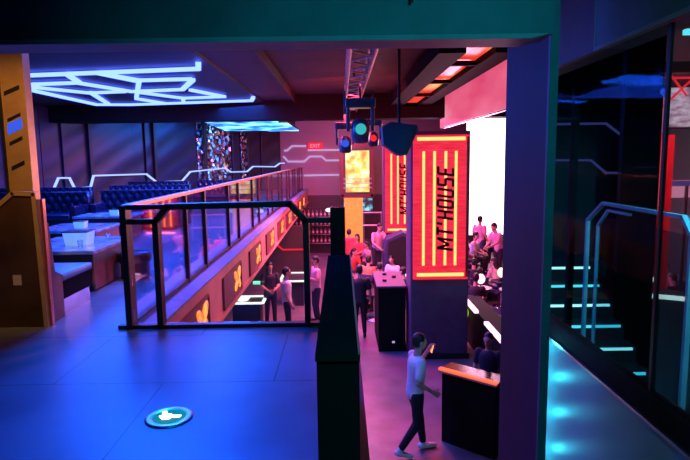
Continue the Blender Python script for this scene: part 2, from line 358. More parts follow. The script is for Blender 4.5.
# ------------------------------------------------------------------ near railing
YR = 5.26
def bar_frame(mb, pts, w=.055, dpt=.11): return mb.bars([(x, YR, z) for x, z in pts], w, dpt, (0,1,0))
t = thing('glass_railing', 'dark metal and glass railing with clipped corners across the end of the blue floor', 'railing', (-1.1,YR,0))
obj('frame', bar_frame(MB(), [(-1.75,.03),(-1.75,1.03),(-1.63,1.17),(-.49,1.18),(-.34,1.02),(-.34,.03)]), 'railmetal', t)
obj('post', MB().box(-2.075,-2.015,5.2,5.36,.0,1.185,bev=.006,seg=1), 'railmetal', t)
obj('rail', MB().box(-2.07,-1.63,YR-.03,YR+.03,1.145,1.19), 'railmetal', t)
obj('rail', bar_frame(MB(), [(-2.05,1.03),(-1.76,1.03)], .05, .05), 'railmetal', t)
obj('rail', bar_frame(MB(), [(-.34,1.02),(-.1,1.02)], .05, .05), 'railmetal', t)
obj('base_rail', MB().box(-2.16,-.08,YR-.04,YR+.03,0,.035), 'railmetal', t)
obj('glass_pane', MB().box(-1.72,-.365,YR-.006,YR+.006,.045,1.145), 'clearglass', t)
obj('glass_pane', MB().box(-2.01,-1.78,YR-.006,YR+.006,.045,1.0), 'clearglass', t)
obj('glass_pane', MB().box(-.31,-.1,YR-.006,YR+.006,.045,1.0), 'clearglass', t)

# gallery railing, posts every 1.9 m
t = thing('gallery_railing', 'long glass railing with dark posts running along the gallery edge above the hall', 'railing', (-2.05,17,0))
yy = [5.55]; 
while yy[-1] < 28: yy.append(yy[-1]+(1.0 if len(yy) % 2 == 0 else 1.75))
for y in yy[1:]:
    obj('post', MB().box(-2.08,-2.02,y-.03,y+.03,0,1.15,bev=.005,seg=1), 'railmetal', t)
obj('top_rail', MB().box(-2.085,-2.015,5.3,29.5,1.15,1.19), 'copper', t)
obj('bottom_rail', MB().box(-2.07,-2.03,5.3,29.5,.02,.05), 'railmetal', t)
for a, c in zip([5.3]+yy[1:], yy[1:]+[29.5]):
    obj('glass_pane', MB().box(-2.056,-2.044,a+.03,c-.03,.05,1.15), 'glass', t)

# emblem boxes on the fascia
def petals(mb, cy, cz, x):
    for sy, sz, r in ((-1,1,.9),(1,1,1.15),(-1,-1,.75),(1,-1,.85)):
        mb.ell((x, cy+sy*.14, cz+sz*.085), (.02, .15*r, .085*r), (R(sy*sz*28),0,0))
    return mb
for i in range(9):
    y0 = 5.75+2.4*i
    pos = ['nearest the camera','second from the near end','third from the near end','fourth from the near end','fifth from the near end'][i] if i < 5 else None
    lb = 'amber glowing emblem box on the gallery fascia, '+(pos if pos else ['sixth from the near end','seventh from the near end','eighth from the near end','farthest of the row'][i-5])
    t = thing('emblem_light_box', lb, 'light box', (-1.78,y0+.7,-.6), 'light boxes along the gallery fascia')
    obj('back_plate', MB().box(-1.795,-1.775,y0,y0+1.45,-.62,-.16), 'recess', t)
    obj('frame', MB().bars([(-1.77,y0,-.62),(-1.77,y0+1.45,-.62),(-1.77,y0+1.45,-.16),(-1.77,y0,-.16),(-1.77,y0,-.62)], .03,.03,(1,0,0)), 'recess', t)
    obj('emblem', petals(MB(), y0+1.1, -.4, -1.765), 'emblem', t, smooth=True)

# ------------------------------------------------------------------ parapet
t = thing('parapet', 'narrow black waist-high parapet wall pointing away at the edge of the floor', 'parapet', (-.02,2.6,0))
obj('wall_body', MB().box(-.09,.05,1.76,3.58,0,.95), 'matteblack', t)
obj('coping', MB().box(-.093,.052,1.735,3.6,.95,.972), 'parapet', t)
obj('edge_trim', MB().box(.046,.054,1.735,3.6,.966,.978), 'brass', t)
struct('trim_7', MB().box(.05,.13,-1,5.3,0,.012), 'satin')
tag(obj('railing_post', MB().box(-.11,.03,5.2,5.34,0,1.14,bev=.006,seg=1), 'black'), 'thick black square post at the right end of the near glass railing', 'post')

# ------------------------------------------------------------------ floor exit light
cx, cy = -1.10, 3.34
t = thing('floor_exit_light', 'round steel ringed floor light glowing green and white with an arrow figure', 'floor light', (cx,cy,0))
obj('ring', MB().lathe([(.10,.0),(.147,.0),(.147,.006),(.135,.012),(.108,.012),(.10,.006)], (cx,cy,0), 40), 'steel', t, smooth=True)
obj('lens', MB().lathe([(.001,.002),(.104,.002),(.104,.007),(.001,.008)], (cx,cy,0), 40), 'exitgreen', t)
arr = MB(); arr.prism([(cx-.065,cy-.0),(cx-.03,cy-.045),(cx+.012,cy-.04),(cx+.02,cy-.018),(cx+.07,cy-.015),(cx+.075,cy+.012),(cx+.02,cy+.014),(cx+.0,cy+.035),(cx-.03,cy+.03)], 'z', .009, .012)
arr.lathe([(.001,.009),(.017,.009),(.017,.012),(.001,.012)], (cx-.045,cy+.055,0), 14)
obj('pictogram', arr, 'exitwhite', t)

# ------------------------------------------------------------------ brass screen and pillar, left
t = thing('brass_pillar', 'floor to ceiling brass pillar with slanted dark slots beside the lounge entrance', 'pillar', (-3.16,5.63,0))
obj('shaft', MB().box(-3.29,-3.05,5.56,5.7,0,2.9,bev=.008,seg=1), 'brass', t)
obj('side_strip', MB().box(-3.30,-3.275,5.545,5.56,0,2.9), 'satin', t)
for (z, h, w) in ((2.27,.04,.15),(2.02,.03,.13),(1.90,.10,.14),(1.79,.035,.13),(1.55,.04,.13)):
    obj('slot', MB().prism([(-3.17-w/2,z-.03),(-3.17+w/2,z+.03),(-3.17+w/2,z+.03+h),(-3.17-w/2,z-.03+h)], 'y', 5.552, 5.565), 'lensb' if h > .09 else 'satin', t)
t = thing('bronze_screen', 'waist-high glossy bronze glass screen with a clipped top corner at the left edge', 'screen panel', (-3.3,5.36,0))
obj('panel', MB().prism([(-4.0,0),(-2.9,0),(-2.92,1.28),(-3.12,1.30),(-3.27,1.17),(-4.0,1.14)], 'y', 5.34, 5.40), 'bronze', t)
obj('frame', MB().bars([(-2.9,5.36,0),(-2.92,5.36,1.30),(-3.12,5.36,1.31),(-3.27,5.36,1.19),(-4.0,5.36,1.16)], .04,.08,(0,1,0)), 'brass', t)
obj('sticker', MB().box(-3.19,-3.11,5.334,5.34,.42,.52), 'sticker', t)
tag(obj('copper_strip', MB().box(-2.885,-2.86,5.36,5.42,0,1.25,bev=.005), 'copper'), 'upright coppery strip fixed at the right edge of the bronze screen', 'trim strip')

# ------------------------------------------------------------------ lounge furniture on the gallery
def tuft_back(mb, x0, x1, y, z0, z1, nx, nz, th=.18, dep=.06):
    """button tufted backrest facing -Y"""
    NX, NZ = nx*6, nz*6; g = []
    for i in range(NX+1):
        row = []
        for j in range(NZ+1):
            u = i/NX*nx; v = j/NZ*nz; o = (int(v) % 2)*.5
            h = abs(math.sin(PI*(u+v*.5)))*abs(math.sin(PI*(u-v*.5)))
            row.append(mb._v((x0+(x1-x0)*i/NX, y-dep*h**.6, z0+(z1-z0)*j/NZ)))
        g.append(row)
    for i in range(NX):
        for j in range(NZ): mb.b.faces.new((g[i][j], g[i+1][j], g[i+1][j+1], g[i][j+1]))
    mb.box(x0, x1, y+.004, y+th, z0, z1); return mb
def sofa(x0, x1, y, label, h=.9, nx=None):
    t = thing('tufted_sofa', label, 'sofa', ((x0+x1)/2,y,0), 'tufted sofas of the gallery lounge')
    obj('base', MB().box(x0,x1,y-.02,y+.85,.06,.30,bev=.02), 'satin', t)
    obj('seat', MB().box(x0+.12,x1-.12,y-.05,y+.62,.30,.44,bev=.05,seg=3), 'leather', t, smooth=True)
    obj('backrest', tuft_back(MB(), x0, x1, y+.66, .40, h, nx or int((x1-x0)/.19), 3), 'leather', t, smooth=True)
    for a in (x0, x1-.14): obj('armrest', MB().box(a,a+.14,y,y+.8,.30,.62,bev=.03), 'leather', t)
    for a in (x0+.1, x1-.1):
        for c in (y+.08, y+.78): obj('foot', MB().cyl((a,c,0),(a,c,.07),.025), 'chrome', t)
    return t
sofa(-8.2,-5.9,12.4,'tufted blue-black sofa nearest the brass pillar, facing the camera')
sofa(-5.8,-3.7,12.9,'tufted blue-black sofa directly right of the one by the brass pillar')
sofa(-9.4,-6.9,14.8,'tufted blue-black sofa behind the first row at the left')
sofa(-6.7,-4.4,15.6,'tufted blue-black sofa behind the first row at the right')
sofa(-7.2,-5.2,18.4,'tufted blue-black sofa under the zigzag line light')
sofa(-5.0,-3.2,18.8,'farthest tufted blue-black sofa near the gallery railing')
# end-on bench by the bronze screen
t = thing('bench_sofa', 'low bench with pale blue seat, wooden end panel and mirrored plinth beside the bronze screen', 'bench', (-3.3,6,0))
obj('base', MB().box(-3.75,-2.93,5.73,6.42,.17,.36), 'matteblack', t)
obj('plinth', MB().box(-3.73,-2.95,5.74,6.40,0,.17), 'mirrorplate', t)
obj('seat', MB().box(-3.76,-2.91,5.73,6.44,.36,.44,bev=.03,seg=3), 'vinyl', t, smooth=True)
obj('backrest', MB().box(-3.03,-2.92,5.43,5.50,0,1.0,bev=.01,seg=1), 'matteblack', t)
obj('end_panel', MB().prism([(5.50,.0),(5.73,.0),(5.73,.44),(5.60,.5),(5.545,1.0),(5.50,1.0)], 'x', -3.03, -2.915), 'wood', t)
# low tables
def low_table(x0, x1, y0, y1, h, label):
    t = thing('lounge_table', label, 'table', ((x0+x1)/2,(y0+y1)/2,0), 'low lounge tables on the gallery')
    obj('tabletop', MB().box(x0-.04,x1+.04,y0-.04,y1+.04,h-.05,h,bev=.008,seg=1), 'marble', t)
    obj('body', MB().prism([(x0,0.0),(x1-.04,0.0),(x1,h-.05),(x0,h-.05)], 'y', y0, y1), 'satin', t)
    obj('side_panel', MB().prism([(y0+.02,.02),(y1-.02,.02),(y1-.02,h-.06),(y0+.02,h-.06)], 'x', x1-.03, x1+.004), 'wood', t)
    return t
low_table(-4.1,-3.07,6.8,8.05,.52,'low marble-topped table with wooden side beyond the bench, holding the ice box')
low_table(-5.0,-4.0,9.0,10.0,.5,'low marble-topped table between the ice box table and the first sofa')
low_table(-7.6,-6.6,10.8,11.5,.5,'low marble-topped table in front of the sofa near the brass pillar')
low_table(-5.4,-4.3,11.3,12.0,.5,'low marble-topped table in front of the right sofa of the first row')
def ice_box(x, y, z, label, s=1.):
    t = thing('ice_box', label, 'ice box', (x,y,z), 'glowing boxes on lounge tables')
    obj('tub', MB().prism([(x-.13*s,z),(x+.13*s,z),(x+.16*s,z+.17*s),(x-.16*s,z+.17*s)], 'y', y-.12*s, y+.12*s), 'acrylic', t)
    obj('rim', MB().box(x-.165*s,x+.165*s,y-.13*s,y+.13*s,z+.17*s,z+.185*s), 'chrome', t)
ice_box(-3.45,7.3,.52,'glowing pale blue ice box on the nearest low marble table')
ice_box(-4.4,9.4,.5,'smaller glowing blue ice box on the second low marble table', .6)
ice_box(-4.7,11.6,.5,'small glowing blue box on the table before the right sofa', .6)
def glassware(x, y, z, label, cat='glass', grp='drinking glasses on the nearest lounge table'):
    t = thing('drinking_glass', label, cat, (x,y,z), grp)
    obj('bowl', MB().lathe([(.025,.0),(.03,.004),(.036,.1),(.033,.1),(.028,.012),(.001,.01)], (x,y,z), 12), 'clearglass', t, smooth=True)
for x, y in ((-3.75,7.0),(-3.3,7.0),(-3.2,7.6),(-3.7,7.7),(-3.9,7.3)):
    glassware(x, y, .52, 'clear drinking glass on the marble table beside the large ice box')
t = thing('pouf_stool', 'small round black pouf on the blue floor right of the low marble table', 'stool', (-2.85,7.6,0))
obj('seat', MB().lathe([(.001,.22),(.2,.22),(.22,.25),(.22,.33),(.19,.36),(.001,.36)], (-2.85,7.6,0)), 'black', t, smooth=True)
obj('base', MB().lathe([(.17,0),(.19,.01),(.19,.22),(.001,.22)], (-2.85,7.6,0)), 'satin', t)

# ------------------------------------------------------------------ right side: fin column, wall, glass
struct('wall_fin', MB().box(1.25,1.303,3.45,4.3,ZL,3.6), 'colpaint')
struct('trim_8', MB().box(1.25,1.303,3.42,3.45,ZL,3.6), 'tealtint')  # cyan light on the fin's front put into a teal strip
b = MB(); b.box(1.83,1.95,-3,6.2,ZL,0); struct('wall_side', b, 'satinsteel')
struct('trim_9', MB().box(1.815,1.95,-3,6.2,-.01,.012), 'steel')
t = thing('bulkhead', 'dark teal boxed bulkhead above the smoked glass partition at upper right', 'bulkhead', (1.9,2,2.33))
obj('near_panel', MB().box(1.80,2.05,-3,4.07,2.335,3.59), 'tealtint', t)
obj('far_panel', MB().box(1.83,2.05,4.08,6.2,2.335,3.59), 'dark', t)
obj('edge_trim', MB().box(1.79,1.80,-3,4.07,2.32,2.345), 'greypaint', t)
obj('seam_trim', MB().box(1.795,1.80,4.06,4.075,2.33,2.9), 'greypaint', t)
t = thing('glass_partition', 'tall dark glass partition reflecting the club at the right side', 'partition', (1.88,3,0))
obj('bottom_rail', MB().box(1.835,1.92,-3,6.2,.012,.16), 'matteblack', t)
obj('glass_pane', MB().box(1.86,1.872,3.265,6.2,.16,2.328), 'darkglass', t)
obj('glass_pane', MB().box(1.86,1.872,1.0,3.235,.16,2.328), 'clearglass', t)
obj('mullion', MB().box(1.858,1.876,3.235,3.265,.16,2.328), 'satin', t)
# clipped-corner rail behind the glass
t = thing('stair_railing', 'cyan-lit metal railing with clipped corners beyond the dark glass at right', 'railing', (2.54,4.9,-1.6))
obj('frame', MB().bars([(2.54,5.73,-2.0),(2.54,5.73,.93),(2.54,5.4,1.13),(2.54,4.12,1.13),(2.54,4.0,1.0),(2.54,4.0,-2.0)], .03,.04,(1,0,0)), 'paintedrail', t)
obj('inner_frame', MB().bars([(2.54,5.5,-2.0),(2.54,5.5,.9),(2.54,5.3,1.07),(2.54,4.9,1.07)], .02,.03,(1,0,0)), 'paintedrail', t)
obj('glass_pane', MB().box(2.536,2.544,4.03,5.5,-.4,1.0), 'darkglass', t)
# lit stairs
t = thing('staircase', 'dark staircase with glowing cyan white step edges seen through the dark glass', 'stairs', (2.7,6,ZL))
for k in range(0, 12):
    y = 7-.28*k; z = .19-.17*k
    st = obj('step', MB().box(2.15,3.2,y,y+.30,z-.19,z), 'stair', t)
    obj('led_strip', MB().box(2.2,3.15,y-.015,y,z-.032,z-.004), 'white_led' if k % 2 == 0 else 'cyan_led', st)
obj('landing', MB().box(2.45,3.5,7.28,7.98,.0,.19), 'stair', t)
obj('stringer', MB().prism([(7.28,.0),(7.28,-.35),(3.7,-2.5),(3.7,-2.3)], 'x', 3.2, 3.24), 'satin', t)
tag(obj('dark_post', MB().box(2.46,2.52,5.98,6.06,-1.0,2.3), 'matteblack'), 'thin matte black upright post crossing the glowing step edges', 'post')
struct('wall_stair', MB().box(2.8,4.45,8,8.2,ZL,3.6), 'dark')
tag(obj('line_light', MB().bars([(2.82,7.97,2.03),(3.73,7.97,2.03),(3.95,7.97,1.87),(4.1,7.97,1.87)], .03,.02,(0,1,0)), 'dim_glow'), 'faint upper violet line behind the stairs, a reflected light made as glow', 'line light')  # line light reflections built as dim glowing strips, upper and lower
tag(obj('line_light', MB().bars([(2.82,7.97,1.53),(3.54,7.97,1.52),(3.76,7.97,1.34),(4.3,7.97,1.33)], .03,.02,(0,1,0)), 'dim_glow'), 'faint lower violet line behind the stairs, a reflected light made as glow', 'line light')
struct('wall_pier', MB().box(3.5,3.97,7.0,7.1,ZL,3.6), 'black')
tag(obj('spot_lamp', MB().cyl((3.9,6.9,2.35),(3.98,6.98,2.32),.035), 'lensb'), 'tiny blue glowing lamp high on the black pier behind the glass', 'lamp')
for x in (4.75,4.98): tag(obj('downlight', MB().box(x,x+.10,7.9,8.0,3.22,3.29), 'cyan_led'), 'small square cyan light high up at the far right edge', 'lamp', 'cyan lights at upper right')

# right bay far things
t = thing('neon_column', 'narrow red pillar edged with white hot light segments seen past the black pier', 'pillar', (6.9,12,ZL))
obj('shaft', MB().box(6.75,7.1,12.0,12.4,ZL,2.0), 'redside', t)
for k in range(14): obj('light_segment', MB().box(6.82,6.92,11.97,12.0,.35+.11*k,.43+.11*k), 'hotred', t)
t = thing('video_wall', 'mottled grey pink screen at the upper right edge beyond the glass', 'screen', (8.5,14,2.2))
obj('screen', MB().box(8.0,9.8,14.0,14.06,2.25,3.2), 'ledgrey', t)
obj('housing', MB().box(7.95,9.85,14.06,14.2,2.2,3.25), 'satin', t)
tag(obj('ceiling_joist', MB().box(4.7,7.0,9.0,9.2,2.86,3.03), 'wood'), 'reddish brown horizontal joist above the grey pink screen', 'beam')
t = thing('neon_truss', 'red lit lattice truss above the grey pink screen', 'truss', (7.5,13,3.2))
for a, c in (((7.3,13,2.6),(8.2,13,3.45)),((7.2,13,3.3),(9.5,13,3.3)),((7.4,13,3.5),(7.9,13,2.9))): obj('chord', MB().cyl(a,c,.025), 'redwhite', t)
obj('hanger', MB().cyl((8.4,13,3.3),(8.4,13,3.6),.02), 'satin', t)
tag(obj('led_banner', MB().box(6.9,8.0,13.9,14.0,2.1,3.0), 'pinkglow'), 'pink glowing banner left of the grey pink screen', 'banner')
obj('hanger', MB().cyl((7.4,13.95,3.0),(7.4,13.95,3.6),.02), 'satin', COL.objects['led_banner'])
tag(obj('blue_light_bar', MB().box(6.9,9.2,12.9,12.98,.85,.97), 'dim_glow'), 'dark blue horizontal light bar behind the cyan-lit railing', 'light bar')
obj('post', MB().cyl((8.0,12.94,ZL),(8.0,12.94,.85),.04), 'satin', COL.objects['blue_light_bar'])
tag(obj('led_banner', MB().box(7.3,9.4,14.6,14.66,.45,.9), 'softpink'), 'short bright pink white banner below the dark blue bar', 'banner')
obj('post', MB().cyl((8.3,14.63,ZL),(8.3,14.63,.45),.04), 'satin', COL.objects['led_banner.001'])
t = thing('sprinkler', 'tiny pale sprinkler head on the dark beam at the top centre', 'sprinkler', (.38,3.05,2.44))
obj('flange', MB().cyl((.38,3.08,2.44),(.38,3.06,2.44),.022), 'steel', t); obj('nozzle', MB().cyl((.38,3.06,2.44),(.38,3.03,2.40),.008), 'copper', t)
t = thing('lit_counter', 'curved dark counter with glowing white top edge at the right edge', 'counter', (5.6,8.6,ZL))
pts = [(5.0,9.0),(5.3,8.85),(5.7,8.6),(6.1,8.2)]
obj('top_edge', MB().bars([(x,y,-.72) for x,y in pts], .12,.05), 'whiteglow', t)
obj('body', MB().prism([(5.02,9.02),(5.3,8.9),(5.7,8.66),(6.1,8.26),(6.6,8.6),(5.6,9.6)], 'z', ZL, -.75), 'satin', t)
t = thing('table_lamp', 'small greenish white glowing table lamp behind the curved counter', 'lamp', (5.2,9.3,-.75))
obj('base', MB().cyl((5.2,9.3,-.75),(5.2,9.3,-.6),.03), 'satin', t); obj('lamp_shade', MB().ell((5.2,9.3,-.25+-.26),(.08,.08,.09)), 'warm', t, smooth=True)

# ------------------------------------------------------------------ hall: sign pillars
def sign_pillar(y, label, sl):
    struct_p = thing('pillar', label, 'pillar', (2.04,y+.5,ZL), 'square pillars of the hall')
    obj('shaft', MB().box(1.43,2.65,y+.06,y+.9,ZL,2.12,bev=.02,seg=1), 'pillar', struct_p)
    obj('base_trim', MB().box(1.40,2.68,y+.03,y+.93,ZL,ZL+.12), 'satin', struct_p)
    t = thing('neon_sign', sl, 'sign', (2.04,y,-.95), 'red neon signs on the pillars')
    obj('back_panel', MB().box(1.47,2.62,y-.03,y+.05,-.95,2.04,bev=.015,seg=1), 'redpanel', t)
    obj('bracket', MB().box(1.7,2.4,y+.03,y+.07,-.2,1.3), 'satin', t)
    for x in (1.68,1.90,2.13,2.34):
        obj('neon_tube', MB().cyl((x,y-.05,-.64),(x,y-.05,1.71),.027,seg=8), 'neon_fire', t)
    for z in (1.96,-.84):
        obj('neon_tube', MB().cyl((1.55,y-.05,z),(2.52,y-.05,z),.036,seg=8), 'neon_fire', t)
    obj('side_rib', MB().box(2.56,2.62,y-.04,y-.03,-.9,2.0), 'redside', t)
    mw = Matrix.Translation((2.12,y-.09,-.29)) @ Euler((PI/2,0,0)).to_matrix().to_4x4() @ Euler((0,0,PI/2)).to_matrix().to_4x4() @ Matrix(((1,.14,0,0),(0,1,0,0),(0,0,1,0),(0,0,0,1)))
    G = {'M': [[(0,0),(0,1)],[(0,1),(.5,.25)],[(.5,.25),(1,1)],[(1,1),(1,0)]], 'T': [[(-.05,1),(1.05,1)],[(.5,1),(.5,0)]], "'": [[(.1,1.05),(.0,.72)]],
         'H': [[(0,0),(0,1)],[(1,0),(1,1)],[(0,.5),(1,.5)]], 'O': [[(0,.08),(0,.92)],[(1,.08),(1,.92)],[(0,1),(1,1)],[(0,0),(1,0)]],
         'U': [[(0,.08),(0,1)],[(1,.08),(1,1)],[(0,0),(1,0)]], 'S': [[(0,1),(1,1)],[(0,.52),(0,1)],[(0,.5),(1,.5)],[(1,0),(1,.48)],[(0,0),(1,0)]],
         'E': [[(0,0),(0,1)],[(0,1),(1,1)],[(0,.5),(.85,.5)],[(0,0),(1,0)]]}
    cxp = 0.
    for ch in "MT'HOUSE":
        lw = .20 if ch == 'M' else .04 if ch == "'" else .135
        g = MB(); g.T = mw
        for a, b_ in G[ch]: g.bar((cxp+a[0]*lw, (a[1]-.5)*.31, 0), (cxp+b_[0]*lw, (b_[1]-.5)*.31, 0), .052, .03)
        obj('letter', g, 'letter', t); cxp += lw+.088
sign_pillar(11.5, 'dark purple square pillar nearest to the camera in the hall', 'tall red neon panel with four upright tubes and black lettering on the nearer pillar')
sign_pillar(18.9, 'dark square pillar partly hidden behind the nearer one', 'red neon panel on the farther pillar, half hidden by the nearer one')

# trough light and pink wall band, light falling on it made as glow
t = thing('ceiling_trough_light', 'slanting red and amber glowing ceiling trough with dark side frames at top centre right', 'ceiling light', (2.2,15,3.28))
obj('diffuser', MB().box(2.0,2.42,9,19.5,3.30,3.33), 'trough', t)
obj('side_frame', MB().box(1.55,1.98,9,19.6,3.2,3.5), 'matteblack', t)
obj('side_frame', MB().box(2.44,2.8,9,19.6,3.2,3.5), 'matteblack', t)
for y in (10.2,12.6,15.2,18): obj('crossbar', MB().box(1.98,2.44,y,y+.12,3.2,3.28), 'matteblack', t)
for y in (10,18): obj('hanger', MB().cyl((2.2,y,3.33),(2.2,y,3.6),.03), 'satin', t)
t = thing('pink_glow_band', 'long pink wall band with its light put in as glow, high at right', 'screen', (3.35,15,2.5))
obj('screen', MB().box(3.3,3.34,9.5,18.85,2.54,3.54), 'pinkglow', t); obj('housing', MB().box(3.34,3.45,9.5,18.9,2.52,3.58), 'satin', t)
t = thing('led_wall', 'tall blazing white screen behind the crowd at the right', 'screen', (7,22,-2))
obj('screen', MB().box(4.9,9.2,22,22.05,-1.5,3.55), 'ledwhite', t); obj('housing', MB().box(4.8,9.3,22.05,22.3,ZL,3.6), 'satin', t)
# end of hall
t = thing('portal_screen', 'amber and white glowing screen in a dark frame at the far end of the hall', 'screen', (.8,28,-.3))
obj('screen', MB().box(.22,1.4,28,28.05,-.1,1.95), 'ledyellow', t)
obj('frame', MB().bars([(.02,28,-.3),(.02,28,2.2),(1.55,28,2.2),(1.55,28,-.3),(.02,28,-.3)], .18,.15,(0,1,0)), 'recess', t)
for k in range(3): obj('shelf_line', MB().box(.1,1.5,27.85,27.95,.1+.22*k,.14+.22*k), 'neon_pale', t)
tag(obj('teal_screen', MB().box(.1,1.5,27,27.1,-.95,-.35), 'ledteal'), 'small teal swirling screen directly under the amber screen', 'screen')
tag(obj('yellow_banner', MB().box(.12,.98,26,26.1,ZL,-.25), 'amberpanel'), 'tall plain yellow glowing panel at the back of the hall, right of the black post', 'panel')
struct('stage', MB().box(.6,9.4,17,22,ZL,-2.2), 'backwall') if 0 else tag(obj('stage_platform', MB().box(3.6,9.3,16.6,21.9,ZL,-2.2), 'backwall'), 'low dark platform carrying the crowd before the white screen', 'platform')
tag(obj('stage_platform', MB().box(.75,1.35,17.7,18.6,ZL,-2.25), 'backwall'), 'small low riser under the man in pale pink by the black loudspeaker', 'platform')
t = thing('stage_rail', 'pale horizontal bars of a low rail at the back of the hall', 'railing', (1.3,24,ZL))
for z in (-.75,-1.3): obj('rail', MB().cyl((.9,24,z),(2.4,24,z),.04), 'steel', t)
for x in (.95,1.7,2.35): obj('post', MB().cyl((x,24,ZL),(x,24,-.7),.03), 'steel', t)

# truss with lamps
t = thing('lighting_truss', 'metal lattice truss running away under the dark hall ceiling', 'truss', (.33,12,3.1))
x0, x1, z0, z1 = .14, .5, 3.05, 3.40
for x in (x0,x1):
    for z in (z0,z1): obj('chord', MB().cyl((x,6.5,z),(x,18,z),.03,seg=8), 'truss', t)
br = MB()
k = 0; y = 6.5
while y < 17.9:
    a, c = (z0,z1) if k % 2 else (z1,z0)
    for x in (x0,x1): br.cyl((x,y,a),(x,y+.45,c),.015,seg=6)
    br.cyl((x0 if k % 2 else x1,y,z0),(x1 if k % 2 else x0,y+.45,z0),.015,seg=6); y += .45; k += 1
obj('lattice', br, 'truss', t)
for y in (7,13,17.5): obj('hanger', MB().cyl((.32,y,3.4),(.32,y,3.6),.02), 'satin', t)
def moving_head(x, y, z, s, lens, label):
    t = thing('moving_head_light', label, 'stage light', (x,y,z), 'stage lights on the truss')
    obj('clamp', MB().cyl((x,y,z),(x,y,3.06),.025), 'satin', t)
    obj('base', MB().box(x-.3*s,x+.3*s,y-.16*s,y+.16*s,z-.16*s,z+.03,bev=.03), 'lamphead', t)
    for sx in (-1,1): obj('yoke_arm', MB().box(x+sx*.21*s,x+sx*.28*s,y-.06*s,y+.06*s,z-.62*s,z-.14*s,bev=.02), 'lamphead', t)
    hd = obj('head', MB().lathe([(.10*s,0),(.17*s,.03*s),(.19*s,.2*s),(.17*s,.42*s),(.08*s,.5*s)], (x,y,z-.86*s), 18), 'lamphead', t, smooth=True)
    obj('lens', MB().cyl((x,y-.185*s,z-.58*s),(x,y-.205*s,z-.58*s),.11*s), lens, hd)
moving_head(.42,12,2.80,1.05,'lens','large moving stage light glowing teal at the centre of the truss')
moving_head(.10,12.6,2.35,.75,'lensb','smaller stage light with blue glow left of the teal one')
moving_head(.72,12.6,2.40,.65,'redwhite','smaller stage light with red glow right of the teal one')
t = thing('loudspeaker', 'dark teal wedge-shaped loudspeaker hanging from the ceiling in the middle of the hall', 'loudspeaker', (.93,9,1.6))
sp = MB(); sp.prism([(.66,2.08),(.80,2.16),(1.22,2.10),(1.23,2.02),(1.05,1.63),(.93,1.62),(.68,1.80)], 'y', 9, 9.45); obj('cabinet', sp, 'speaker', t)
gr = MB(); gr.prism([(.72,2.05),(.82,2.11),(1.17,2.06),(1.02,1.69),(.93,1.68),(.73,1.83)], 'y', 8.985, 9.0); obj('grille', gr, 'speaker', t)
obj('bracket', MB().bars([(.95,9.2,2.12),(.95,9.2,2.75),(.95,9.2,3.6)], .04,.04), 'satin', t)

# ------------------------------------------------------------------ bar counter
P0 = Vector((1.47,8.05,0)); P1 = Vector((2.15,7.457,0)); dv = (P1-P0).normalized(); nv = Vector((dv.y,-dv.x,0)); nv = nv if nv.y > 0 else -nv
T = Matrix.Translation(P0) @ Matrix(((dv.x,nv.x,0,0),(dv.y,nv.y,0,0),(0,0,1,0),(0,0,0,1)))
t = thing('bar_counter', 'dark bar counter with glowing orange top edge beside the walking man', 'counter', (2.2,7.5,ZL))
def lb(*a, **k):
    m_ = MB(); m_.T = T; m_.box(*a, **k); return m_
obj('body', lb(.0,.86,0,.30,ZL,-1.60), 'matteblack', t)
obj('worktop', lb(-.04,.89,.0,.34,-1.60,-1.56), 'black', t)
obj('light_strip', lb(-.04,.89,-.04,.03,-1.565,-1.535), 'orange_edge', t)
obj('edge_trim', lb(-.04,.89,-.045,.0,-1.60,-1.575), 'steel', t)
# lit long counter in depth
t = thing('long_counter', 'long dark counter with a broken pink white light strip along its edge, beyond the bar', 'counter', (3.1,11.5,ZL))
obj('body', MB().box(2.90,3.3,9.2,13.2,ZL,-1.75), 'matteblack', t)
for a, c in ((11.65,12.95),(9.5,10.85)): obj('light_strip', MB().box(2.81,2.90,a,c,-1.74,-1.68), 'pink_led', t)
t = thing('table_lamp', 'small lime green glowing lamp at the far end of the long counter', 'lamp', (2.9,12.95,-1.95+.1))
obj('base', MB().box(2.80,2.88,12.6,12.7,-2.1,-1.75), 'satin', t); obj('lamp_shade', MB().ell((2.8,12.55,-1.98),(.09,.09,.16)), 'lime', t, smooth=True)

# dj desk
t = thing('dj_desk', 'chest-high black desk cabinet beside the near pillar', 'desk', (1.14,12.8,ZL))
obj('body', MB().box(.78,1.38,12.05,13.6,ZL,-1.25), 'matteblack', t)
obj('top', MB().box(.74,1.40,12.0,13.65,-1.25,-1.2,bev=.01,seg=1), 'pillar', t)
for x, y in ((.95,12.5),(1.2,12.9),(1.0,13.2)): obj('knob', MB().cyl((x,y,-1.2),(x,y,-1.16),.05), 'black', t)
obj('kick_light', MB().box(1.08,1.14,12.03,12.05,-2.5,-2.46), 'neon_pale', t)
t = thing('floor_loudspeaker', 'large dark navy loudspeaker block tilted below the farther red sign', 'loudspeaker', (1.7,17.6,ZL))
obj('cabinet', MB().prism([(1.38,ZL),(2.2,ZL),(2.2,-.85),(1.9,-.72),(1.38,-.95),(1.3,-1.4)], 'y', 17.2, 18.0), 'shirt_navy', t)
obj('grille', MB().prism([(1.42,-2.5),(2.1,-2.5),(2.1,-.95),(1.88,-.82),(1.42,-1.02)], 'y', 17.18, 17.2), 'satin', t)

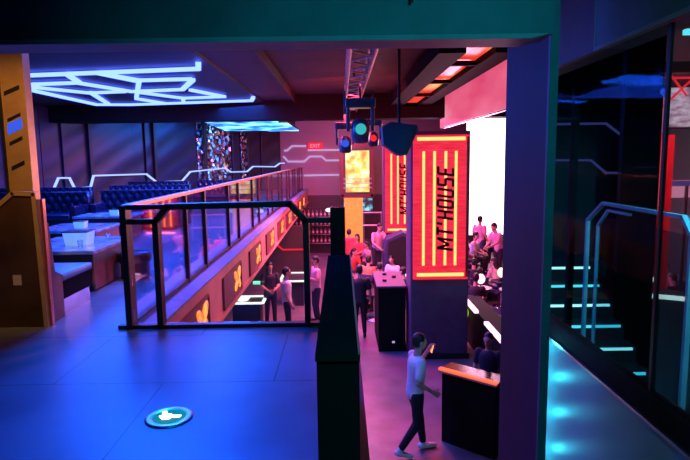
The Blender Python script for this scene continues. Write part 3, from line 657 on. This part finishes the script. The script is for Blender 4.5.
# ------------------------------------------------------------------ hall tables etc, left
def hall_table(x, y, label, r=.42, h=.75, topm='satin', z=ZL):
    t = thing('cocktail_table', label, 'table', (x,y,z), 'round tables in the hall')
    obj('tabletop', MB().lathe([(.001,h-.04),(r,h-.04),(r,h),(.001,h)], (x,y,z)), topm, t)
    obj('stem', MB().cyl((x,y,z+.02),(x,y,z+h-.04),.035), 'chrome', t)
    obj('base', MB().lathe([(.25,0),(.25,.015),(.05,.03),(.001,.03)], (x,y,z)), 'chrome', t, smooth=True)
    return t
def lit_table(x, y, w, dd, label, m='whiteglow'):
    t = thing('lit_table', label, 'table', (x,y,ZL), 'light-topped tables under the gallery')
    obj('body', MB().box(x-w/2+.08,x+w/2-.08,y-dd/2+.08,y+dd/2-.08,ZL,-1.98), 'satin', t)
    obj('tabletop', MB().box(x-w/2,x+w/2,y-dd/2,y+dd/2,-1.98,-1.95), 'satin', t)
    obj('light_edge', MB().bars([(x-w/2,y-dd/2,-1.94),(x+w/2,y-dd/2,-1.94),(x+w/2,y+dd/2,-1.94),(x-w/2,y+dd/2,-1.94),(x-w/2,y-dd/2,-1.94)], .07,.04), m, t)
lit_table(-2.42,13.9,.85,.7,'white edged glowing table nearest under the gallery')
lit_table(-1.45,16.6,.75,1.2,'white edged glowing table behind the man in the white shirt')
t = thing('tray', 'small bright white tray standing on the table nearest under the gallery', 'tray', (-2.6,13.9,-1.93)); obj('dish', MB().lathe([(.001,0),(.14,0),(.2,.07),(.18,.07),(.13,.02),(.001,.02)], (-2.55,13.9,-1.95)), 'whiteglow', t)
tag(obj('green_light_bar', MB().box(-2.5,-2.1,15.3,15.36,-1.86,-1.78), 'green_led'), 'short green glowing bar behind the white edged table under the gallery', 'light bar')
tag(obj('line_light', MB().bars([(-3.0,19.5,-1.35),(-2.35,19.5,-1.35),(-2.1,19.5,-1.58),(-1.2,19.5,-1.58)], .05,.05,(0,1,0)), 'neon_fire' if 0 else 'redwhite'), 'red zigzag line on the dark partition under the gallery, a reflection made as glow', 'line light')  # reflected red light built as a glowing zigzag
tag(obj('hall_partition', MB().box(-3.6,-1.15,19.55,19.7,ZL,-.75), 'backwall'), 'dark partition wall carrying the glowing red zigzag line', 'partition')
t = thing('lit_menu_board', 'small dim brownish lit board hung high at the back under the gallery', 'sign', (-2.3,22,-1.2)); obj('panel', MB().box(-2.3,-1.85,22,22.05,-1.35,-1.1), 'wood', t); obj('frame', MB().bars([(-2.3,22,-1.35),(-1.85,22,-1.35),(-1.85,22,-1.1),(-2.3,22,-1.1),(-2.3,22,-1.35)], .02,.04,(0,1,0)), 'satin', t)
# back bar with bottles
t = thing('back_bar_shelf', 'tall dark bottle shelf at the back under the gallery', 'shelf', (-.9,25,ZL))
obj('back_panel', MB().box(-2.2,-.05,25.3,25.35,ZL,-.6), 'satin', t)
for z in (-2.2,-1.8,-1.4,-1.0): obj('shelf_board', MB().box(-2.2,-.05,25,25.3,z-.03,z), 'chrome', t)
for x in (-2.2,-.08): obj('side_panel', MB().box(x,x+.03,25,25.3,ZL,-.6), 'satin', t)
proto = thing('bottle', 'small dark bottle standing on the back bar shelf', 'bottle', (0,0,0), 'bottles on the back bar shelf')
obj('glass_body', MB().lathe([(.04,0),(.045,.01),(.045,.2),(.015,.25),(.014,.31),(.001,.31)], (0,0,0), 10), 'bottle', proto, smooth=True, local=True)
obj('paper_label', MB().lathe([(.046,.06),(.047,.06),(.047,.15),(.046,.15)], (0,0,0), 10), 'label', proto, local=True)
first = True
for z, lv in ((-2.2,'lowest'),(-1.8,'second'),(-1.4,'third'),(-1.0,'top')):
    for k in range(11):
        o = proto if first else copy_tree(proto); first = False
        o.location = (-2.05+.185*k, 25.14, z); o['label'] = 'small dark bottle on the '+lv+' board of the back bar shelf'; o['group'] = 'bottles on the '+lv+' board'
tag(obj('ceiling_spot', MB().ell((-.55,24.2,-.63),(.16,.1,.09)), 'whiteglow'), 'bright white lamp blob over the bottle shelf', 'lamp')
# seats and tables for the crowd
hall_table(.85,14.6,'round dark table in front of the seated group left of the desk')
hall_table(4.6,14.6,'round dark table amid the right hand crowd')
for x, y, lbl in ((4.55,16.0,'round warm lamp glowing among the right crowd near the fin wall'),(3.75,15.2,'round white lamp glowing beside the near pillar'),(1.75,16.0,'round pink white lamp glowing left of the near pillar')):
    z = ZL+.75
    hall_table(x, y-.3, 'round dark table carrying the '+lbl.replace(' glowing','').replace('round ',''), .3)
    t = thing('table_lamp', lbl, 'lamp', (x,y-.3,z)); obj('base', MB().cyl((x,y-.3,z),(x,y-.3,z+.12),.02), 'chrome', t)
    obj('lamp_shade', MB().ell((x,y-.3,z+.24),(.12,.12,.14)), 'warm' if 'warm' in lbl else 'pink_led', t, smooth=True)
def lounge_chair(x, y, z, rz, label):
    t = thing('lounge_chair', label, 'chair', (x,y,z), 'lounge chairs in the hall'); t.rotation_euler.z = rz
    def lo(nm, mb, m_): return obj(nm, mb, m_, t, local=True)
    lo('seat', MB().box(-.28,.28,-.28,.28,.34,.46,bev=.04), 'shirt_navy'); lo('backrest', MB().box(-.28,.28,-.36,-.26,.4,.85,bev=.03), 'shirt_navy')
    for sx in (-.24,.24):
        for sy in (-.26,.22): lo('leg', MB().cyl((sx,sy,0),(sx,sy,.36),.02), 'satin')
    return t

# ------------------------------------------------------------------ people
def voxel(mb, size, sm=4):
    me = mb.mesh('tmp'); o = bpy.data.objects.new('tmp', me); COL.objects.link(o)
    r = o.modifiers.new('r', 'REMESH'); r.mode = 'VOXEL'; r.voxel_size = size; r.use_smooth_shade = True
    s = o.modifiers.new('s', 'SMOOTH'); s.iterations = sm; s.factor = .5
    bpy.context.view_layer.update(); dg = bpy.context.evaluated_depsgraph_get()
    out = bpy.data.meshes.new_from_object(o.evaluated_get(dg)); COL.objects.unlink(o); bpy.data.objects.remove(o)
    for p in out.polygons: p.use_smooth = True
    return out
def V(*a): return Vector(a)
def make_person_meshes(pose, size=.014):
    pz = pose.get('pz', .93); lean = pose.get('lean', 0.); piv = V(0,0,.93)
    RM = Euler((-lean, 0, 0)).to_matrix()
    def up(p): return RM @ (Vector(p)-piv) + V(0,0,pz)
    arms = pose['arms']   # in world (leaned) space given as offsets in upright frame
    legs = pose['legs']
    body = MB()
    body.cap(up((-.04,0,.95)), up((.04,0,.95)), .115, .115)
    body.cap(up((0,0,.93)), up((0,.0,1.12)), .115, .10, 1.35); body.cap(up((0,0,1.12)), up((0,.0,1.34)), .10, .115, 1.45)
    body.cap(up((-.15,0,1.41)), up((.15,0,1.41)), .06, .06)
    body.cap(up((0,-.01,1.40)), up((0,.012,1.56)), .058, .052)
    ht = Euler((pose.get('nod', 0), 0, pose.get('turn', 0))).to_matrix(); hc = V(0,.02,1.655)
    def hp(p): return up(hc + ht @ (Vector(p)))
    rh = Euler((-lean+pose.get('nod', 0), 0, pose.get('turn', 0)))
    body.ell(hp((0,-.005,.015)), (.076,.093,.108), rh, 20, 14); body.ell(hp((0,.03,-.055)), (.055,.06,.06), rh)
    body.ell(hp((0,.098,-.012)), (.013,.02,.026), rh); body.ell(hp((0,.086,-.062)), (.026,.012,.012), rh)
    for sx in (-1,1): body.ell(hp((sx*.078,0,-.005)), (.012,.022,.034), rh); body.ell(hp((sx*.03,.085,.022)), (.02,.012,.008), rh)
    shirt = MB(); sg = .016
    shirt.cap(up((-.05,0,.93)), up((.05,0,.93)), .125, .125)
    shirt.cap(up((0,0,.92)), up((0,0,1.12)), .125, .118, 1.38); shirt.cap(up((0,0,1.12)), up((0,0,1.34)), .118, .13, 1.42)
    shirt.cap(up((-.155,0,1.41)), up((.155,0,1.41)), .074, .074)
    fingers = MB()
    for i, (el, wr) in enumerate(arms):
        s_ = (-1,1)[i]; sh = up((s_*.185,0,1.405)); el = up(el); wr = up(wr)
        body.cap(sh, el, .052, .040); body.cap(el, wr, .041, .026)
        mid = sh.lerp(el, .72 if pose.get('short', True) else 1.)
        shirt.cap(sh, mid, .072, .062)
        if not pose.get('short', True): shirt.cap(el, el.lerp(wr, .9), .055, .04)
        d_ = (wr-el).normalized(); side = V(0,0,1) if abs(d_.z) < .7 else V(0,1,0); side = (side-d_*side.dot(d_)).normalized(); pn = d_.cross(side)
        if pn.dot(V(-s_,0,0)) < 0: pn = -pn
        body.cap(wr, wr+d_*.075, .028, .03, 1.25, side)
        for k, (o_, ln) in enumerate(((-.029,.062),(-.010,.072),(.010,.078),(.029,.07))):
            a = wr+d_*.085+side*o_; b1 = a+d_*ln*.5+pn*.008; c1 = b1+(d_*.7+pn*.7).normalized()*ln*.55
            fingers.cap(a-d_*.02, b1, .0095, .009); fingers.cap(b1, c1, .009, .007)
        a = wr+d_*.03+side*.03; b1 = a+(side*.7+d_*.6+pn*.3).normalized()*.04; c1 = b1+(d_*.9+pn*.4).normalized()*.032
        fingers.cap(a-side*.012, b1, .012, .0105); fingers.cap(b1, c1, .0105, .008)
    tr = MB(); tr.cap(up((-.04,0,.93)) , up((.04,0,.93)), .122, .122); tr.cap(V(-.085,0,pz-.03), V(.085,0,pz-.03), .098, .098)
    shoes = [MB(), MB()]
    for i, (kn, an, toe) in enumerate(legs):
        s_ = (-1,1)[i]; hip = V(s_*.09,0,pz-.02); kn, an, toe = Vector(kn), Vector(an), Vector(toe)
        body.cap(hip, kn, .085, .055); body.cap(kn, an, .055, .036); body.cap(an+V(0,0,-.03), toe, .04, .03)
        tr.cap(hip, kn, .098, .068); tr.cap(kn, an+(kn-an).normalized()*.05, .068, .052)
        hd = (toe-an); hd.z = 0; hd.normalize()
        shoes[i].cap(an-hd*.04+V(0,0,-.035), toe, .045, .036); shoes[i].cap(an+V(0,0,.01), an+V(0,0,-.03), .042, .044)
    bm_ = voxel(body, size, 3)
    fm = fingers.mesh('f', True); tmp = bmesh.new(); tmp.from_mesh(bm_); tmp.from_mesh(fm); tmp.to_mesh(bm_); tmp.free()
    for p in bm_.polygons: p.use_smooth = True
    hair = MB(); lg = pose.get('hair', 'short')
    hair.ell(hp((0,-.018,.038)), (.086,.098,.098), rh); hair.ell(hp((0,-.04,.0)), (.082,.078,.09), rh)
    if lg == 'long': hair.cap(hp((0,-.06,.0)), hp((0,-.075,-.2)), .075, .06, 1.2)
    hm = voxel(hair, .012, 2)
    # cut hair away from the face
    h2 = bmesh.new(); h2.from_mesh(hm); inv = (RM @ ht).inverted(); hcw = up(hc)
    kill = []
    for v in h2.verts:
        q = inv @ (v.co-hcw)
        if q.y > .055 and q.z < .06 and abs(q.x) < .2: v.co = hcw + (RM @ ht) @ V(q.x*.82, .03, q.z)
    h2.to_mesh(hm); h2.free()
    for p in hm.polygons: p.use_smooth = True
    eyes = MB()
    for sx in (-1,1): eyes.ell(hp((sx*.03,.087,.006)), (.011,.008,.008), rh)
    parts = {'body': bm_, 'hair': hm, 'shirt': voxel(shirt, size, 4), 'trousers': voxel(tr, size, 4), 'shoe': voxel(shoes[0], size, 2), 'shoe ': voxel(shoes[1], size, 2), 'eyes': eyes.mesh('eyes', True)}
    return parts
LS = [((-.10,.03,.50),(-.11,-.02,.09),(-.13,.16,.035)), ((.10,.03,.50),(.11,-.02,.09),(.13,.16,.035))]
POSE = {
 'stand': dict(arms=[((-.25,-.03,1.14),(-.27,.08,.92)),((.25,-.03,1.14),(.27,.08,.92))], legs=LS),
 'fold': dict(arms=[((-.25,.02,1.16),(.02,.20,1.20)),((.25,.02,1.14),(-.02,.19,1.15))], legs=LS, nod=-.25),
 'reach': dict(arms=[((-.22,.16,1.2),(-.16,.42,1.15)),((.24,.10,1.16),(.16,.36,1.08))], legs=LS, lean=.25, nod=-.2),
 'long': dict(arms=[((-.23,.08,1.15),(-.10,.28,1.1)),((.23,.08,1.15),(.10,.26,1.05))], legs=LS, hair='long', nod=-.2),
 'walk': dict(arms=[((-.26,.10,1.20),(-.10,.20,1.50)),((.27,-.06,1.15),(.25,.16,1.02))], legs=[((-.10,.10,.50),(-.10,.16,.09),(-.11,.34,.035)),((.10,.00,.50),(.11,-.26,.14),(.12,-.10,.04))], lean=.06),
 'sit': dict(pz=.50, lean=.12, arms=[((-.25,.10,1.18),(-.14,.34,1.10)),((.25,.10,1.18),(.14,.34,1.12))], legs=[((-.13,.45,.50),(-.13,.42,.09),(-.15,.58,.035)),((.13,.45,.50),(.13,.42,.09),(.15,.58,.035))]),
 'sit_long': dict(pz=.50, lean=.25, hair='long', arms=[((-.25,.12,1.18),(-.10,.36,1.15)),((.25,.10,1.18),(.2,.36,1.02))], legs=[((-.10,.45,.50),(-.10,.42,.09),(-.12,.58,.035)),((.10,.45,.50),(.10,.42,.09),(.12,.58,.035))], turn=.4),
}
MESH = {}
def person(pose, loc, face, label, shirt='shirt_white', trousers='trousers', shoes='shoe_black', group=None, scale=1., size=.016):
    """face = direction angle in degrees the figure looks to (0 = +X, 90 = away from camera)"""
    if pose not in MESH: MESH[pose] = make_person_meshes(POSE[pose], size)
    t = thing('person', label, 'person', loc, group); t.rotation_euler.z = R(face-90); t.scale = (scale,)*3
    mm = dict(body='skin', hair='hair', shirt=shirt, trousers=trousers, shoe=shoes, eyes='eye')
    for nm, me in MESH[pose].items():
        nm = nm.strip()
        o = bpy.data.objects.new(nm, me); COL.objects.link(o); o.parent = t
        if not me.materials: me.materials.append(M['skin'])
        o.material_slots[0].link = 'OBJECT'; o.material_slots[0].material = M[mm[nm]]
    return t
person('walk', (1.02,7.7,ZL), 12, 'person in a white t-shirt walking past the bar, holding a phone to the face', 'shirt_white', 'trousers', 'shoe_white', size=.012, scale=1.02)
t = thing('mobile_phone', 'small glowing phone held up at the face of the walking person', 'phone', (1.27,7.80,-1.15))
ph = MB(); ph.T = Matrix.Translation((1.285,7.80,-1.15)) @ Euler((0,.25,.2)).to_matrix().to_4x4(); ph.box(-.006,.006,-.035,.035,-.07,.07,bev=.003,seg=1); obj('shell', ph, 'phone', t)
ph = MB(); ph.T = Matrix.Translation((1.285,7.80,-1.15)) @ Euler((0,.25,.2)).to_matrix().to_4x4(); ph.box(-.008,-.006,-.03,.03,-.06,.06); obj('display', ph, 'phonelit', t)
person('stand', (2.27,8.45,ZL), 235, 'person in dark clothes standing behind the bar counter, half hidden', 'shirt_black', scale=.88)
person('stand', (.40,13.1,ZL), 95, 'person dressed all in black seen from behind left of the black desk', 'shirt_black')
person('stand', (-1.35,13.1,ZL), 10, 'person in a white t-shirt facing right beyond the near glass railing', 'shirt_white', scale=.98)
person('long', (-1.87,14.1,ZL), 290, 'person with long dark hair in a black top behind the white-shirted one', 'shirt_black', scale=.95)
person('fold', (-.70,14.4,ZL), 200, 'person in a pink shirt with folded arms right of the near railing frame', 'shirt_pink')
person('reach', (1.12,18.1,-2.25), 300, 'person in a pale shirt leaning forward beside the navy loudspeaker', 'shirt_pink')
person('stand', (.25,19.9,ZL), 60, 'person in a red shirt standing before the yellow panel, seen from behind', 'shirt_red')
person('long', (.52,19.2,ZL), 250, 'person with long hair in red beside the yellow panel', 'shirt_red', scale=.95)
person('stand', (4.72,19.0,-2.2), 40, 'person in a pink shirt standing tallest before the white screen', 'shirt_pink', 'jeans')
person('reach', (4.88,17.2,-2.2), 200, 'person in a pink shirt bending toward the left at the edge of the fin wall', 'shirt_pink')
seat = [(8.9,15.0,200,'sit','shirt_red','person in red seated at the far right edge beyond the glass','chair of the red-shirted person at the far right edge'),
 (9.6,17.0,230,'sit_long','shirt_pink','long-haired person in pink at the far right edge beyond the glass','chair of the long-haired person at the far right edge'),
 (8.3,13.6,120,'sit','shirt_black','person in black at the far right edge beyond the glass','chair of the person in black at the far right edge'),
 (.30,18.6,300,'sit_long','shirt_red','person in red seated nearest the black post','chair of the red seated person nearest the black post'),
 (.75,16.7,60,'sit','shirt_orange','person in orange seated left of the round table','chair of the seated person in orange'),
 (1.08,15.6,110,'sit','shirt_navy','person in dark blue seated behind the black desk','chair of the person in dark blue behind the desk'),
 (1.62,17.0,230,'sit_long','shirt_white','long-haired person in white seated behind the black desk','chair of the long-haired person in white behind the desk'),
 (1.72,14.9,150,'sit','shirt_black','person in black seated close to the near pillar','chair of the person in black close to the near pillar'),
 (.38,15.3,20,'sit','shirt_red','person in a red shirt seated beside the standing one in black','chair of the red-shirted person beside the one standing in black'),
 (.95,19.8,200,'sit','shirt_pink','person in pink seated at the back behind the orange-shirted one','chair of the pink-shirted person at the back left of the sign'),
 (4.15,19.4,300,'sit','shirt_pink','person in pink seated on the platform next to the pillar edge','chair of the pink-shirted person next to the pillar edge'),
 (5.6,20.2,240,'sit_long','shirt_white','long-haired person in white seated at the back of the platform','chair of the long-haired person in white on the platform'),
 (3.85,16.0,100,'sit','shirt_black','person in black seated in the right crowd, back turned','chair of the person in black with the back turned'),
 (4.45,13.5,160,'sit','shirt_red','person in red seated at the right crowd table','chair of the person in red at the right crowd table'),
 (3.75,17.5,20,'sit','shirt_pink','person in pink seated at the platform edge behind the near pillar','chair of the pink-shirted person at the platform edge'),
 (3.35,13.9,60,'sit','shirt_black','person in black seated beyond the long counter','chair of the person in black beyond the long counter'),
 (4.3,18.2,330,'sit','shirt_white','person in a white shirt seated in the middle of the right crowd','chair of the white-shirted person amid the right crowd'),
 (4.45,20.9,280,'sit','shirt_pink','person in pink seated close to the white screen','chair of the pink-shirted person close to the white screen'),
 (4.55,16.05,120,'sit_long','shirt_pink','long-haired person in pink seated beside the warm table lamp','chair of the long-haired person in pink by the warm lamp')]
for x, y, fc, ps, sh, lbl, cl in seat:
    z = -2.2 if (3.6 < x < 7 and y > 16.9) else ZL
    person(ps, (x,y,z), fc, lbl, sh)
    lounge_chair(x, y, z, R(fc-90), 'dark lounge '+cl)

# ------------------------------------------------------------------ lights
def area(name, loc, to, size, col, e, sy=None):
    l = bpy.data.lights.new(name, 'AREA'); l.energy = e; l.color = col; l.size = size
    if sy: l.shape = 'RECTANGLE'; l.size_y = sy
    o = bpy.data.objects.new(name, l); COL.objects.link(o); o.location = loc
    o.rotation_euler = (Vector(to)-Vector(loc)).to_track_quat('-Z','Y').to_euler(); return o
def spot(name, loc, to, ang, col, e, blend=.6, r=.08):
    l = bpy.data.lights.new(name, 'SPOT'); l.energy = e; l.color = col; l.spot_size = R(ang); l.spot_blend = blend; l.shadow_soft_size = r
    o = bpy.data.objects.new(name, l); COL.objects.link(o); o.location = loc
    o.rotation_euler = (Vector(to)-Vector(loc)).to_track_quat('-Z','Y').to_euler(); return o
BLUE = (.015,.09,1.)
area('neon_wash', (-5,14,3.2), (-5,14,0), 4.5, BLUE, 1100)
area('neon_wash', (-3.6,22,2.8), (-4.5,22,0), 3, (.03,.2,1), 500)
spot('blue_spot', (-1.5,5.7,3.1), (-.9,3.5,0), 66, (.003,.075,1.), 1150, 1., .25)
for yy_ in (6.3,8.5,11.5,15.5,20,25): spot('ledge_spot', (-1.98,yy_,3.3), (-1.88,yy_,0), 50+yy_, (.01,.12,1.), 330)  # blue spots added above the ledge to brighten it
for yy_ in (8,13,18,24): area('gallery_wash', (-3.1,yy_,3.25), (-2.9,yy_,0), 1.4, (.01,.11,1.), 340)
spot('cyan_beam_spot', (1.2,.6,2.0), (.7,3.1,2.6), 70, (.02,.6,.8), 14)
spot('cyan_spot', (.9,-.5,2.6), (1.6,4.2,.9), 95, (.02,.65,.85), 170)
spot('cyan_spot_stair', (2.9,3.2,2.2), (2.6,5.6,0), 90, (.05,.7,1.), 220)
spot('cyan_rail_spot', (2.1,3.4,2.25), (2.54,4.7,.9), 100, (.03,.55,.9), 35)  # spot added close by to brighten the stair railing
spot('magenta_spot', (.7,11.5,3.0), (.9,8.5,ZL), 60, (1.,.05,.45), 260)
spot('violet_spot', (.2,6.5,3.3), (1.3,7.8,ZL), 60, (.55,.15,1.), 130)
spot('blue_wash_column', (-.6,6.5,2.9), (1.25,3.9,.6), 60, (.16,.14,1.), 35)
spot('red_floor_spot', (1.6,9.5,2.2), (1.25,8.0,ZL), 22, (1.,.03,.12), 380)
area('red_wash', (-.2,13.2,2.9), (.9,16.5,-2), 1.5, (1.,.05,.10), 700)
area('pink_wash', (.5,20,3.0), (.5,20,ZL), 4, (1.,.08,.3), 1000)
spot('salmon_spot', (.33,10,3.0), (-1.8,9.6,-.4), 80, (1.,.15,.12), 480)  # salmon spots added near the truss to redden the fascia
spot('salmon_spot', (.33,7.6,3.0), (-1.8,6.6,-.4), 60, (1.,.13,.12), 360)
spot('salmon_spot', (.8,14,2.5), (-1.8,19,-.4), 80, (1.,.14,.16), 420)
area('screen_wash', (4.8,20.5,1.5), (4.2,16,-2), 2, (1.,.35,.6), 600)
area('crowd_wash', (.2,14.5,1.5), (-1.2,15,ZL), 1.2, (1.,.35,.6), 260)
area('mauve_wash', (0,25.5,2.8), (-1.3,30,.8), 2.0, (1.,.18,.45), 150)
spot('warm_spot', (-2.3,3.7,2.85), (-3.25,5.5,1.45), 62, (1.,.48,.10), 130)
spot('red_bay', (7.5,9.5,2.8), (8.2,14,-1.0), 100, (1.,.05,.12), 900)
for i, z in enumerate((-.05,-.35,-.68,-1.02,-1.36)):  # unseen lights added to throw cyan spots on the wall
    t = tag(obj('added_wall_light', MB().box(1.80,1.83,5.0,5.14,z-.03,z+.03), 'white_led'), 'small cyan light added on the teal wall, unseen behind the fin column', 'light', 'added cyan lights hidden behind the fin column')
    l = bpy.data.lights.new('added_wall_glow', 'POINT'); l.energy = 1.6; l.color = (.05,.8,.95); l.shadow_soft_size = .03
    o = bpy.data.objects.new('added_wall_glow', l); COL.objects.link(o); o.location = (1.72,4.75,z)

w = bpy.data.worlds.new('world'); SC.world = w; w.use_nodes = True
w.node_tree.nodes['Background'].inputs[0].default_value = (.02,.02,.06,1); w.node_tree.nodes['Background'].inputs[1].default_value = .15
SC.view_settings.view_transform = 'Standard'; SC.view_settings.look = 'None'; SC.view_settings.gamma = 1; SC.view_settings.exposure = 0
SC.view_settings.use_curve_mapping = False
